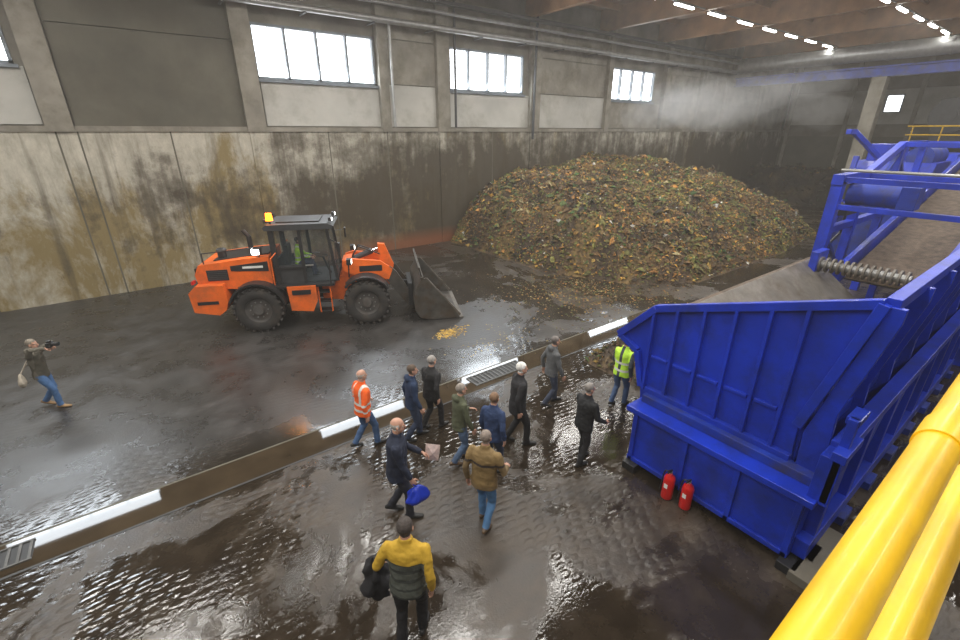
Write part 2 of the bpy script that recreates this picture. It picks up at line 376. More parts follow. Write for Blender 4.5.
def hf2(x,y):
    h=min((x-43.5)*.6,(y-9.8)*.6,(53.0-x)*2);return min(h,2.4)
heap("dark_compost_heap",hf2,43,52.8,9.6,20.6,.5,1000,MHD,2)
def hf3(x,y):
    return min(1.95,(x-8.5)*.55,(15.6-x)*.9,(6.9-y)*.85)*(1 if y>4.62 else 0)
heap("compost_spill",hf3,8.0,16,4.62,7.2,.12,2600,heap_mat("brown_spill",0.8),.8)
def debris(name,cx,cy,sx,sy,n,mt,cols_,smin=.015,smax=.06):
    vs=[];fs=[];cols=[]
    for i in range(n):
        x=random.gauss(cx,sx);y=random.gauss(cy,sy)
        if y>20.7 or (x>6 and y<7.3 and x<16) or x<8.6 and n>1000: continue
        s_=random.uniform(smin,smax);t=random.random()*6.28
        o=len(vs)
        for k in range(4):
            a=t+k*1.57;rr=s_*(1 if k%2 else .5);vs.append((x+rr*math.cos(a),y+rr*math.sin(a),.001))
        vs.append((x,y,s_*.5));fs+=[(o,o+1,o+4),(o+1,o+2,o+4),(o+2,o+3,o+4),(o+3,o,o+4)]
        c=random.choice(cols_);cols+=[c]*5
    me=bpy.data.meshes.new(name);me.from_pydata(vs,[],fs);ca=me.color_attributes.new('Col','FLOAT_COLOR','POINT')
    arr=np.ones((len(vs),4),dtype=np.float32);arr[:,:3]=np.array(cols);ca.data.foreach_set('color',arr.ravel())
    me.materials.append(mt);o=bpy.data.objects.new(name,me);S.collection.objects.link(o)
debris("scattered_green_waste",13.2,10.6,1.9,1.6,2600,MH,pal)
gx,gy=ground(450,333)
debris("spilled_straw",gx,gy,.22,.14,240,MH,[(.75,.5,.1),(.6,.38,.1)],.02,.06)
gx,gy=ground(500,340);debris("spilled_straw",gx,gy,.8,.5,120,MH,[(.55,.38,.12),(.4,.3,.1)],.015,.04)
# ------------------------------------------------------------------ feed hopper
XA,XB=6.5,15.2
b=B()
prof=[(3.75,1.38),(3.90,1.6),(4.02,2.06),(4.42,2.24),(3.78,2.92),(1.05,3.82),(1.48,1.95),(1.45,1.38)]
b.prism(prof,'x',XA,XA+.08,m_blue)
def ptop(y): return 2.92+(3.78-y)/(3.78-1.05)*.9 if y<3.78 else 2.92-(y-3.78)/.64*.7
for y in (3.8,3.4,2.98,2.55,2.12,1.72):
    b.beam((XA-.04,y,1.4),(XA-.04,y,ptop(y)-.02),.05,.08,m_blue,up=(1,0,0))
b.beam((XA-.03,4.42,2.24),(XA-.03,3.78,2.92),.12,.12,m_blue,up=(1,0,0));b.beam((XA-.03,3.78,2.92),(XA-.03,1.05,3.82),.12,.10,m_blue,up=(1,0,0))
b.beam((XA-.03,1.05,3.82),(XA-.03,1.48,1.95),.12,.14,m_blue,up=(1,0,0));b.beam((XA-.03,4.42,2.24),(XA-.03,4.02,2.06),.1,.1,m_blue,up=(1,0,0));b.beam((XA-.03,4.02,2.06),(XA-.03,3.85,1.42),.1,.1,m_blue,up=(1,0,0))
b.beam((XA-.03,3.75,1.42),(XA-.03,1.45,1.42),.1,.12,m_blue,up=(1,0,0))
for y0,y1 in ((3.75,3.45),(3.35,3.03),(2.93,2.6),(2.5,2.17),(2.07,1.77)): b.beam((XA-.025,y0,2.05),(XA-.025,y1,2.05),.05,.05,m_blue,up=(1,0,0))
b.box(6.12,XA+.4,1.05,3.68,.14,1.14,m_blue);b.box(6.0,XA+.1,.95,3.78,1.14,1.24,m_blue)
for y in (1.1,1.9,2.7,3.62): b.box(6.07,6.12,y-.04,y+.04,.14,1.14,m_blue)
b.box(6.07,6.12,1.05,3.68,.14,.22,m_blue);b.box(6.3,6.5,1.05,3.7,1.24,1.38,m_blued)
for y in (3.55,1.0): b.box(5.95,6.5,y-.12,y+.12,0.0,.14,m_blk)
b.box(5.9,7.2,.55,.95,0.0,.14,m_conc)
b.prism([(4.42,2.22),(4.36,2.28),(3.02,1.25),(3.10,1.15)],'x',XA+.08,XB,m_blued)
b.prism([(4.355,2.285),(4.33,2.305),(2.99,1.275),(3.02,1.25)],'x',XA+.08,XB,m_liner)
b.beam((XA,4.42,2.2),(XB,4.42,2.2),.10,.14,m_belt)
b.box(XA,XB,1.6,3.1,1.05,1.2,m_belt)
b.prism([(1.05,3.82),(1.0,3.82),(1.42,1.95),(1.42,1.1),(1.6,1.1),(1.6,1.25),(1.5,1.95)],'x',XA+.08,XB,m_blue)
b.prism([(1.09,3.8),(1.05,3.82),(1.5,1.95),(1.6,1.25),(1.64,1.25),(1.54,1.97)],'x',XA+.08,XB,m_liner)
b.beam((XA,1.0,3.82),(XB,1.0,3.82),.14,.14,m_blue)
for z,y,w in ((3.1,1.12,.12),(2.45,1.24,.14),(1.95,1.30,.2),(1.3,1.2,.2)): b.beam((XA,y,z),(XB,y,z),.14,w,m_blue)
k=XA
while k<XB+.1:
    b.prism([(1.0,3.8),(.86,3.8),(.86,3.62),(1.12,2.3),(1.05,1.2),(1.05,.2),(1.3,.2),(1.4,1.9)],'x',k-.04,k+.04,m_blue)
    b.beam((k,.98,.14),(k,.98,1.9),.16,.16,m_blue);b.box(k-.2,min(k+.2,XB),.8,1.2,0,.14,m_blued)
    if k+1.2<XB: b.beam((k+.1,1.0,.35),(k+1.1,1.0,1.8),.08,.08,m_blued)
    k+=1.24
b.beam((XA-.3,.98,.32),(XB,.98,.32),.2,.28,m_blue);b.beam((XA,3.7,.32),(XB,3.7,.32),.2,.28,m_blue)
b.beam((XA-.1,.98,1.9),(XB,.98,1.9),.2,.16,m_blue)
k=XA+.2
while k<XB: b.beam((k,3.75,.2),(k,4.0,1.9),.12,.12,m_blue);b.beam((k,1.0,.3),(k,3.7,.3),.12,.12,m_blued);k+=1.5
b.box(6.1,6.5,.86,1.08,1.24,1.9,m_blue);b.box(5.9,6.5,.80,.95,2.0,2.12,m_blue);b.box(6.15,6.5,.84,.98,2.4,2.5,m_blue);b.beam((6.15,.9,1.2),(6.15,.9,2.5),.1,.1,m_blue)
b.cyl((14.7,2.1,2.25),(14.7,4.05,2.25),.11,m_steel)
for i in range(14): b.cyl((14.7,2.15+i*.14,2.25),(14.7,2.2+i*.14,2.25),.2,m_liner,n=18)
b.box(14.4,15.15,4.02,4.2,1.9,2.6,m_blue)
b.obj("feed_hopper",bevel=.008)
# ------------------------------------------------------------------ inclined conveyor and machinery
b=B()
b.prism([(15.6,1.77),(31,5.2),(31,5.3),(15.6,1.89)],'y',2.0,3.6,m_belt)
for y in (1.85,3.75):
    b.prism([(15.4,1.6),(31,5.05),(31,5.6),(15.4,2.15)],'y',y-.07,y+.07,m_blue)
for k in range(11):
    x=16+k*1.45;z=1.5+(x-15)*.222;b.cyl((x,1.9,z),(x,3.7,z),.08,m_steel)
for x in (20,24,29):
    z=1.4+(x-15)*.222
    for y in (1.85,3.75): b.beam((x,y,0),(x,y,z+.2),.2,.2,m_blue)
    b.beam((x,1.85,z*.5),(x,3.75,z*.5),.15,.15,m_blue)
b.obj("belt_conveyor",bevel=.01)
b=B()
for y in (4.55,.9):
    for x,w in ((16.2,.28),(18.4,.24),(21.4,.24),(24.4,.2)):
        zt=4.35 if x<20 else 5.2
        b.beam((x,y,0),(x,y,zt),w,w,m_blue)
    b.beam((16.0,y,4.35),(18.5,y,4.35),.28,.28,m_blue);b.beam((16.2,y,2.9),(24.4,y,2.9),.2,.2,m_blue);b.beam((16.2,y,2.9),(18.4,y,4.2),.12,.12,m_blue)
    b.beam((18.4,y,4.35),(21.4,y,5.2),.2,.2,m_blue);b.beam((21.4,y,5.2),(24.4,y,5.2),.2,.2,m_blue);b.beam((18.4,y,2.9),(21.4,y,5.0),.1,.1,m_blued);b.beam((21.4,y,5.0),(24.4,y,2.9),.1,.1,m_blued)
    b.beam((16.2,y,1.4),(24.4,y,1.4),.14,.14,m_blued);b.beam((16.2,y,2.8),(18.4,y,1.4),.1,.1,m_blued)
for z in (4.35,3.6): b.beam((16.2,.9,z),(16.2,4.55,z),.16,.14,m_blue)
b.beam((18.4,.9,4.35),(18.4,4.55,4.35),.16,.14,m_blue);b.beam((21.4,.9,5.2),(21.4,4.55,5.2),.16,.16,m_blue);b.beam((24.4,.9,5.2),(24.4,4.55,5.2),.16,.16,m_blue)
b.cyl((15.9,.9,4.62),(15.9,4.5,4.62),.04,m_steel)
b.cyl((17.2,3.3,3.9),(17.2,4.5,3.9),.32,m_blued,n=20);b.box(16.9,17.5,2.9,3.3,3.6,4.2,m_blued);b.box(16.7,17.7,4.3,4.7,3.3,3.6,m_blk)
b.cyl((18.4,4.75,3.6),(18.4,4.75,4.3),.22,m_blk,n=16);b.path([(18.4,4.75,3.6),(18.6,4.8,2.5),(17.4,4.75,2.2),(17.0,4.75,3.4)],.04,m_blk,n=8)
for k in range(7): b.cyl((16.45+k*.0,4.75,.4+k*.38),(16.95,4.75,.4+k*.38),.02,m_steel,n=8)
b.obj("screening_machine_frame",bevel=.01)
b=B()
b.box(26,30,4.4,7.2,.3,3.0,m_blued);b.prism([(26,3.0),(30,3.0),(29.4,4.4),(26.8,4.4)],'y',4.4,7.2,m_blue)
b.cyl((26.8,5.0,4.6),(29.4,5.0,4.6),.45,m_blued,n=20);b.box(27.2,28.6,5.8,6.9,4.4,5.1,m_blue)
for x in (26.2,27.5,28.8,29.8): b.box(x-.05,x+.05,4.34,7.26,.3,3.0,m_blued)
b.box(25.95,30.05,4.35,7.25,0,.3,m_dark);b.cyl((25.2,6.2,3.4),(26.2,6.2,3.4),.3,m_steel,n=18)
b.beam((25.4,7.0,0),(26.2,7.0,4.6),.2,.2,m_blue);b.beam((25.3,7.1,5.6),(26.8,6.2,4.4),.2,.2,m_blue);b.beam((25.3,7.1,5.6),(24.6,7.1,5.6),.2,.2,m_blue)
b.box(31,36,4,8,0,2.5,m_blued);b.prism([(31,2.5),(36,2.5),(35,4.6),(32,4.6)],'y',4.6,7.4,m_blue)
b.obj("drum_screen_machine",bevel=.02)
# ------------------------------------------------------------------ fire extinguishers
for px,py in ((666,497),(684,507)):
    x,y=ground(px,py);b=B()
    b.lathe((x,y,0),[(0,.02),(.085,.0),(.09,.03),(.09,.38),(.075,.44),(.03,.48),(.03,.50),(0,.50)],m_red,n=24,axis='z')
    b.cyl((x,y,.49),(x,y,.54),.025,m_steel);b.box(x-.10,x+.03,y-.012,y+.012,.54,.555,m_blk);b.beam((x-.10,y,.60),(x+.02,y,.55),.022,.012,m_blk)
    b.path([(x,y+.02,.52),(x,y+.09,.50),(x,y+.115,.40),(x-.02,y+.112,.18)],.011,m_blk);b.cyl((x-.02,y+.112,.2),(x-.02,y+.112,.1),.014,m_blk,r2=.022)
    b.cyl((x,y,.0),(x,y,.025),.088,m_blk);b.box(x-.0925,x-.088,y-.03,y+.03,.24,.32,m_white)
    b.obj("fire_extinguisher")
# ------------------------------------------------------------------ viewing platform with yellow railing
b=B()
b.box(-3,4,-3.2,-.3,3.95,4.0,m_steel);b.box(-3,4,-.36,-.3,3.8,4.15,m_yel)
for x in (-2.8,3.8):
    for y in (-3,-.5): b.box(x-.1,x+.1,y-.1,y+.1,0,3.95,m_blue)
b.cyl((-2.5,.030,5.15),(3.6,.030,5.15),.028,m_yel,n=32)
b.cyl((-2.5,-.02,4.9),(3.6,-.02,4.9),.032,m_yel,n=32)
b.cyl((.90,.030,5.15),(.98,.030,5.15),.031,m_yel,n=32)
for x in (-2.4,2.6):
    b.path([(x,.030,5.15),(x,-.02,4.9),(x,-.3,4.0)],.028,m_yel,n=16)
b.obj("yellow_guard_rail")
# ------------------------------------------------------------------ wheel loader
L=B()
def wheel(cx,cy,sg):
    w=.28
    L.lathe((cx,cy,.74),[(.40,-w*.8),(.44,-w*.95),(.60,-w),(.69,-w*.85),(.715,-w*.5),(.72,0),(.715,w*.5),(.69,w*.85),(.60,w),(.44,w*.95),(.40,w*.8)],m_rub,n=40)
    for i in range(22):
        t=2*math.pi*i/22
        for s2 in (-1,1):
            tt=t+(.14 if s2>0 else 0);R=Matrix.Rotation(-tt,3,'Y')
            c=Vector((cx,cy+s2*.14,.74))+R@Vector((.715,0,0))
            vs=[c+R@(Matrix.Rotation(s2*.5,3,'X')@Vector((a*.035,bb*.15,d*.04))) for a in (-1,1) for bb in (-1,1) for d in (-1,1)]
            L.add(vs,[(0,1,3,2),(4,6,7,5),(0,4,5,1),(2,3,7,6),(0,2,6,4),(1,5,7,3)],m_rub)
    L.lathe((cx,cy,.74),[(.41,-w*.75),(.39,-w*.5),(.34,-w*.35),(.34,w*.35),(.39,w*.5),(.41,w*.75)],m_rim,n=32)
    L.cyl((cx,cy+sg*.06,.74),(cx,cy+sg*.12,.74),.36,m_rim,n=24);L.cyl((cx,cy+sg*.1,.74),(cx,cy+sg*.24,.74),.19,m_rim,r2=.14,n=20)
    for i in range(10):
        t=i*math.pi/5;L.cyl((cx+.26*math.cos(t),cy+sg*.11,.74+.26*math.sin(t)),(cx+.26*math.cos(t),cy+sg*.15,.74+.26*math.sin(t)),.022,m_steel,n=8)
for cx in (-1.68,1.68):
    for sg in (-1,1): wheel(cx,sg*1.05,sg)
    L.cyl((cx,-.8,.74),(cx,.8,.74),.17,m_dark);L.ball((cx,0,.74),(.3,.3,.3),m_dark)
L.box(-3.0,-.2,-.45,.45,.7,1.35,m_dark)
L.prism([(-3.55,.78),(-3.60,1.4),(-3.38,1.62),(-2.6,1.62),(-2.52,1.1),(-2.62,.80),(-2.85,.64)],'y',-1.2,1.2,m_org)
for sg in (-1,1):
    L.box(-3.62,-3.57,sg*.75-.25,sg*.75+.25,1.15,1.27,m_blk);L.box(-3.4,-2.8,sg*1.2-.015,sg*1.2+.015,1.02,1.12,m_blk)
L.box(-3.62,-3.55,-.3,.3,.9,1.2,m_blk)
L.prism([(-3.34,1.5),(-3.40,1.9),(-3.25,2.20),(-2.0,2.34),(-1.2,2.38),(-1.2,1.3),(-2.4,1.4)],'y',-.92,.92,m_org)
L.prism([(-2.9,2.2),(-1.25,2.37),(-1.25,2.43),(-2.9,2.27)],'y',-.6,.6,m_blk)
L.box(-3.46,-3.34,-.7,.7,1.6,2.05,m_blk)
for sg in (-1,1):
    L.box(-3.05,-2.45,sg*.93-.015,sg*.93+.015,1.70,2.04,m_blk)
    for k in range(5): L.box(-3.02,-2.48,sg*.94-.02,sg*.94+.02,1.73+k*.06,1.76+k*.06,m_dark)
    L.prism([(-2.35,1.98),(-2.35,2.14),(-1.25,2.24),(-1.25,1.92)],'y',sg*.925-.01,sg*.925+.01,m_blk)
    L.box(-2.0,-1.4,sg*.94-.004,sg*.94+.004,2.04,2.11,m_white)
    L.box(-2.25,-1.25,sg*.93-.012,sg*.93+.012,1.42,1.46,m_blk)
    L.box(-3.5,-3.44,sg*.95-.12,sg*.95+.12,1.64,1.74,m_red)
    a0,a1=math.radians(8),math.radians(160)
    pts=[];n=14
    for i in range(n+1):
        t=a0+(a1-a0)*i/n;pts.append((-1.68+.86*math.cos(t),.78+.86*math.sin(t)))
    for i in range(n+1)[::-1]:
        t=a0+(a1-a0)*i/n;pts.append((-1.68+.80*math.cos(t),.78+.80*math.sin(t)))
    for i in range(n):
        q=[pts[i],pts[i+1],pts[2*n-i],pts[2*n+1-i]];L.prism(q,'y',*( (-1.34,-.72) if sg<0 else (.72,1.34)),m_blk)
    for i in range(n):
        t0=math.radians(30)+math.radians(110)*i/n;t1=math.radians(30)+math.radians(110)*(i+1)/n
        q=[(1.68+r*math.cos(t),.78+r*math.sin(t)) for r,t in ((.86,t0),(.86,t1),(.81,t1),(.81,t0))]
        L.prism(q,'y',*((-1.3,-.72) if sg<0 else (.72,1.3)),m_blk)
    L.prism([(-.72,.62),(-.76,1.42),(.12,1.42),(.12,.9),(-.05,.55)],'y',sg*.72,sg*1.16,m_org)
    L.box(-.62,-.05,sg*1.17-.02,sg*1.17+.02,1.15,1.3,m_blk)
    for z in (.45,.78,1.1): L.box(.14,.55,sg*.85-.16,sg*.85+.16,z,z+.04,m_blk)
    L.box(.14,.18,sg*1.0-.02,sg*1.0+.02,.45,1.4,m_org);L.box(.52,.56,sg*1.0-.02,sg*1.0+.02,.45,1.4,m_org)
    L.path([(-1.1,sg*1.1,1.5),(-1.1,sg*1.1,2.35),(-.95,sg*.95,2.5)],.02,m_org,n=8)
    L.path([(.6,sg*1.1,1.45),(.62,sg*1.12,2.2),(.62,sg*.85,2.3)],.02,m_blk,n=8)
    L.path([(.7,sg*.75,2.8),(1.0,sg*1.2,2.75)],.015,m_blk,n=6);L.box(.98,1.03,sg*1.25-.1,sg*1.25+.1,2.45,2.8,m_blk)
    L.path([(1.15,sg*.7,1.5),(1.2,sg*.95,2.05)],.025,m_blk,n=6);L.box(1.15,1.3,sg*1.0-.12,sg*1.0+.12,2.02,2.2,m_blk);L.box(1.3,1.31,sg*1.0-.09,sg*1.0+.09,2.05,2.17,emis("headlamp",(1,.98,.9),8))
L.box(-1.15,.7,-1.1,1.1,1.36,1.44,m_blk)
for sg in (-1,1):
    y0=.82*sg;y1=.74*sg
    L.beam((.80,y0,1.44),(.62,y1,3.18),.07,.09,m_blk);L.beam((-1.02,y0,1.44),(-1.06,y1,3.18),.08,.16,m_blk);L.beam((-.2,y0,1.44),(-.22,y1,3.18),.06,.10,m_blk)
    L.beam((-1.02,y0,1.95),(-.2,y0*.99,1.95),.06,.08,m_blk)
    L.add([(-1.0,y0*.985,1.44),(-.22,y0*.985,1.44),(-.22,y0*.975,2.05),(-1.0,y0*.975,2.05)],[(0,1,2,3)],m_dark)
    L.add([(-.22,y0*.985,1.44),(.76,y0*.985,1.44),(.60,y1*.985,3.16),(-.22,y1*.985,3.16)],[(0,1,2,3)],m_glass)
    L.add([(-1.0,y0*.96,1.97),(-.24,y0*.96,1.97),(-.24,y1*.98,3.16),(-1.04,y1*.98,3.16)],[(0,1,2,3)],m_glass)
    L.box(-.15,.1,sg*.84-.02,sg*.84+.02,2.0,2.04,m_steel)
L.add([(.81,-.80,1.6),(.81,.80,1.6),(.62,.73,3.16),(.62,-.73,3.16)],[(0,1,2,3)],m_glass)
L.add([(-1.02,-.80,2.2),(-1.02,.80,2.2),(-1.04,.73,3.16),(-1.04,-.73,3.16)],[(0,1,2,3)],m_glass)
L.box(-1.0,.80,-.80,.80,1.44,1.48,m_dark);L.box(.76,.82,-.80,.80,1.44,1.62,m_blk);L.box(-1.06,-1.0,-.80,.80,1.44,2.2,m_blk)
L.prism([(-1.2,3.16),(-1.25,3.25),(-1.15,3.34),(.66,3.34),(.86,3.25),(.80,3.16)],'y',-.86,.86,m_dark)
L.box(-.9,.4,-.55,.55,3.34,3.38,m_blk)
L.box(-.75,-.25,-.28,.28,1.75,1.9,m_blk);L.box(-.85,-.72,-.26,.26,1.85,2.55,m_blk);L.box(-.6,-.4,-.15,.15,1.48,1.75,m_blk)
L.path([(.5,0,1.5),(.3,0,2.1)],.04,m_blk,n=8);L.lathe((.28,0,2.12),[(.16,-.015),(.19,0),(.16,.015)],m_blk,n=18,axis='z')
m_work=emis("work_lamp",(1,1,.96),14)
for sg in (-1,1):
    for x,s3 in ((.74,1),(-1.2,-1)): L.box(x-.04,x+.06,sg*.55-.09,sg*.55+.09,3.36,3.48,m_blk)
    L.box(.805,.81,sg*.55-.07,sg*.55+.07,3.38,3.46,m_work)
L.box(-1.62,-1.40,-1.0,-.72,2.46,2.66,m_blk);L.box(-1.65,-1.62,-.98,-.74,2.48,2.64,m_work);L.box(-1.60,-1.42,-1.02,-1.0,2.48,2.64,m_work);L.cyl((-1.48,-.85,2.25),(-1.48,-.85,2.46),.02,m_blk)
L.cyl((-1.05,-.6,3.34),(-1.05,-.6,3.44),.03,m_blk);L.cyl((-1.05,-.6,3.44),(-1.05,-.6,3.66),.11,emis("beacon_amber",(1,.22,.01),6),r2=.09)
L.cyl((-2.0,.35,2.3),(-2.0,.35,2.8),.08,m_blk);L.cyl((-2.0,.35,2.78),(-2.15,.35,3.0),.07,m_blk);L.cyl((-2.7,-.3,2.2),(-2.7,-.3,2.5),.13,m_blk);L.ball((-2.7,-.3,2.52),(.16,.16,.08),m_blk)
L.path([(-3.1,-.85,2.15),(-3.1,-.85,2.55),(-2.2,-.85,2.62),(-1.3,-.85,2.7)],.018,m_blk,n=6)
L.prism([(.2,.7),(.2,1.2),(.9,1.5),(.95,2.0),(1.25,2.05),(1.45,1.5),(2.2,1.1),(2.2,.7),(1.4,.55)],'y',-.38,.38,m_org)
L.box(-.3,.35,-.2,.2,.7,1.2,m_blk)
boom=[(.98,1.72),(1.0,2.02),(1.25,2.1),(2.2,1.98),(2.6,1.68),(2.45,1.32),(1.9,1.42),(1.2,1.58)]
boom2=[(2.5,1.78),(2.70,1.6),(3.15,.85),(3.2,.42),(2.98,.40),(2.75,.75),(2.36,1.32)]
for y in (-.62,.50): L.prism(boom,'y',y,y+.12,m_org);L.prism(boom2,'y',y+.005,y+.115,m_bucket)
L.box(1.5,2.25,-.628,-.62,1.64,1.84,m_blk)
L.cyl((2.4,-.6,1.5),(2.4,.6,1.5),.13,m_dark)
for y in (-.3,.3):
    L.cyl((1.3,y,1.0),(1.9,y,1.25),.09,m_blk);L.cyl((1.9,y,1.25),(2.4,y,1.45),.05,m_chrome)
L.cyl((1.15,0,1.9),(1.95,0,2.2),.10,m_dark);L.cyl((1.95,0,2.2),(2.3,0,2.3),.055,m_chrome)
L.prism([(2.15,2.45),(2.38,2.42),(2.65,1.7),(2.5,1.0),(2.32,1.0),(2.15,1.6)],'y',-.12,.12,m_org);L.beam((2.42,0,1.05),(3.15,0,1.0),.14,.14,m_blk)
for y in (-.12,.12): L.path([(1.0,y,1.6),(1.5,y,2.4),(2.2,y,2.1)],.022,m_blk,n=6)
L.box(3.08,3.22,-.7,.7,.35,1.15,m_blk)
arc=[(4.75,.03),(3.85,.03),(3.42,.12),(3.25,.38),(3.22,.75),(3.3,1.15),(3.5,1.5)]
arc2=[(4.75,.07),(3.87,.08),(3.47,.17),(3.31,.41),(3.28,.75),(3.36,1.13),(3.55,1.47)]
for i in range(len(arc)-1): L.prism([arc[i],arc[i+1],arc2[i+1],arc2[i]],'y',-1.38,1.38,m_bucket)
for y in (-1.40,1.34):
    L.prism([(4.78,.03),(3.75,.03),(3.42,.12),(3.25,.38),(3.22,.75),(3.3,1.15),(3.5,1.5),(3.66,1.52),(3.95,1.15),(4.5,.45)],'y',y,y+.06,m_bucket)
    L.beam((3.66,y+.03,1.50),(4.78,y+.03,.12),.08,.05,m_liner,up=(0,1,0))
L.box(4.65,4.88,-1.4,1.4,.02,.06,m_liner);L.beam((3.52,-1.4,1.5),(3.52,1.4,1.5),.1,.1,m_bucket)
for k in range(9): L.beam((3.52,-1.3+k*.325,1.5),(3.44,-1.3+k*.325,1.85),.03,.05,m_bucket)
L.beam((3.44,-1.35,1.85),(3.44,1.35,1.85),.06,.06,m_bucket)
LR=math.atan2(-.425,.905);LS=.935
LOC=(4.12,14.32,0)
lo=L.obj("wheel_loader",loc=LOC,rz=LR,bevel=.012);lo.scale=(LS,LS,LS)
# ------------------------------------------------------------------ people
def tube(V,F,LB,pts,rads,lab,side=(1,0,0),n=14,cap=(1,1)):
    pts=[Vector(p) for p in pts];side=Vector(side);rings=[]
    k=len(pts)
    for i,p in enumerate(pts):
        d=(pts[min(i+1,k-1)]-pts[max(i-1,0)]).normalized()
        a=side-d*side.dot(d)
        if a.length<.05: a=Vector((0,1,0))-d*d.y
        a.normalize();c=d.cross(a)
        r=rads[i];rx,ry=(r if isinstance(r,tuple) else (r,r))
        rings.append((p,a,c,rx,ry,d))
    full=[]
    if cap[0]:
        p,a,c,rx,ry,d=rings[0];m=min(rx,ry)
        full+=[(p-d*m*.9,a,c,rx*.45,ry*.45),(p-d*m*.55,a,c,rx*.82,ry*.82)]
    full+=[r[:5] for r in rings]
    if cap[1]:
        p,a,c,rx,ry,d=rings[-1];m=min(rx,ry)
        full+=[(p+d*m*.55,a,c,rx*.82,ry*.82),(p+d*m*.9,a,c,rx*.45,ry*.45)]
    o=len(V)
    for p,a,c,rx,ry in full:
        for i in range(n):
            t=2*math.pi*i/n;V.append(p+a*rx*math.cos(t)+c*ry*math.sin(t))
    K=len(full)
    for j in range(K-1):
        for i in range(n): F.append((o+j*n+i,o+j*n+(i+1)%n,o+(j+1)*n+(i+1)%n,o+(j+1)*n+i));LB.append(lab)
    F.append(tuple(o+i for i in range(n))[::-1]);LB.append(lab);F.append(tuple(o+(K-1)*n+i for i in range(n)));LB.append(lab)
def ell(V,F,LB,c,r,lab,Rm=None,n=14):
    o=len(V);k=8;c=Vector(c)
    for j in range(1,k):
        ph=math.pi*j/k
        for i in range(n):
            t=2*math.pi*i/n;q=Vector((r[0]*math.sin(ph)*math.cos(t),r[1]*math.sin(ph)*math.sin(t),r[2]*math.cos(ph)))
            V.append(c+(Rm@q if Rm else q))
    for j in range(k-2):
        for i in range(n): F.append((o+j*n+i,o+(j+1)*n+i,o+(j+1)*n+(i+1)%n,o+j*n+(i+1)%n));LB.append(lab)
    F.append(tuple(o+i for i in range(n)));LB.append(lab);F.append(tuple(o+(k-2)*n+i for i in range(n))[::-1]);LB.append(lab)
def ik(a,t,l1,l2,pole):
    a=Vector(a);t=Vector(t);d=t-a;L_=d.length
    if L_>l1+l2-.004: d=d*((l1+l2-.004)/L_);L_=d.length;t=a+d
    u=d.normalized();x=(l1*l1-l2*l2+L_*L_)/(2*L_);h=math.sqrt(max(0,l1*l1-x*x))
    p=Vector(pole);p=(p-u*p.dot(u)).normalized()
    return a+u*x+p*h,t
def remesh(V,F,vox,it):
    me=bpy.data.meshes.new("tmp");me.from_pydata([tuple(v) for v in V],[],F);ob=bpy.data.objects.new("tmp",me);S.collection.objects.link(ob)
    m=ob.modifiers.new('r','REMESH');m.mode='VOXEL';m.voxel_size=vox
    s=ob.modifiers.new('s','SMOOTH');s.iterations=it;s.factor=.5
    dg=bpy.context.evaluated_depsgraph_get();ev=ob.evaluated_get(dg);o2=ev.to_mesh()
    vs=[v.co.copy() for v in o2.vertices];fs=[tuple(p.vertices) for p in o2.polygons];nr=[v.normal.copy() for v in o2.vertices]
    ev.to_mesh_clear();bpy.data.objects.remove(ob);bpy.data.meshes.remove(me)
    return vs,fs,nr
def cloth(name,c,rough=.8): return mat(name,c,rough,var=.18,scale=7,bump=.35,bscale=22)
sk=mat("skin",(.50,.28,.20),.55,var=.08,scale=12);sk_lip=mat("lips",(.38,.14,.11),.5);eyew=mat("eye_white",(.8,.8,.78),.3,var=.02);eyed=mat("eye_iris",(.05,.04,.03),.2)
def hand(V,F,LB,w,d,nrm,thumbside,curl,lab=3):
    w=Vector(w);d=Vector(d).normalized();nrm=Vector(nrm);nrm=(nrm-d*nrm.dot(d)).normalized();s=d.cross(nrm)
    if s.dot(Vector(thumbside))<0:s=-s
    tube(V,F,LB,[w-d*.03,w,w+d*.05,w+d*.09],[(.026,.020),(.029,.018),(.041,.017),(.040,.013)],lab,side=s,n=10)
    for off,ln in ((.031,.070),(.010,.080),(-.011,.074),(-.031,.058)):
        p=w+d*.088+s*off;dd=d.copy();pts=[p-d*.015,p];ax=d.cross(nrm)
        for fr,cf in ((.45,.6),(.30,1.0),(.25,.8)):
            dd=(Matrix.Rotation(curl*cf,3,ax)@dd).normalized();
            p=p+dd*ln*fr;pts.append(p)
        tube(V,F,LB,pts,[.0095,.0095,.009,.008,.007],lab,side=s,n=7)
    p=w+d*.025+s*.026;d1=(d*.6+s*.75+nrm*.25).normalized();d2=(d*.9+s*.25+nrm*.3).normalized()
    tube(V,F,LB,[p-s*.01,p+d1*.035,p+d1*.035+d2*.03,p+d1*.035+d2*.052],[.014,.012,.010,.008],lab,side=nrm,n=7)
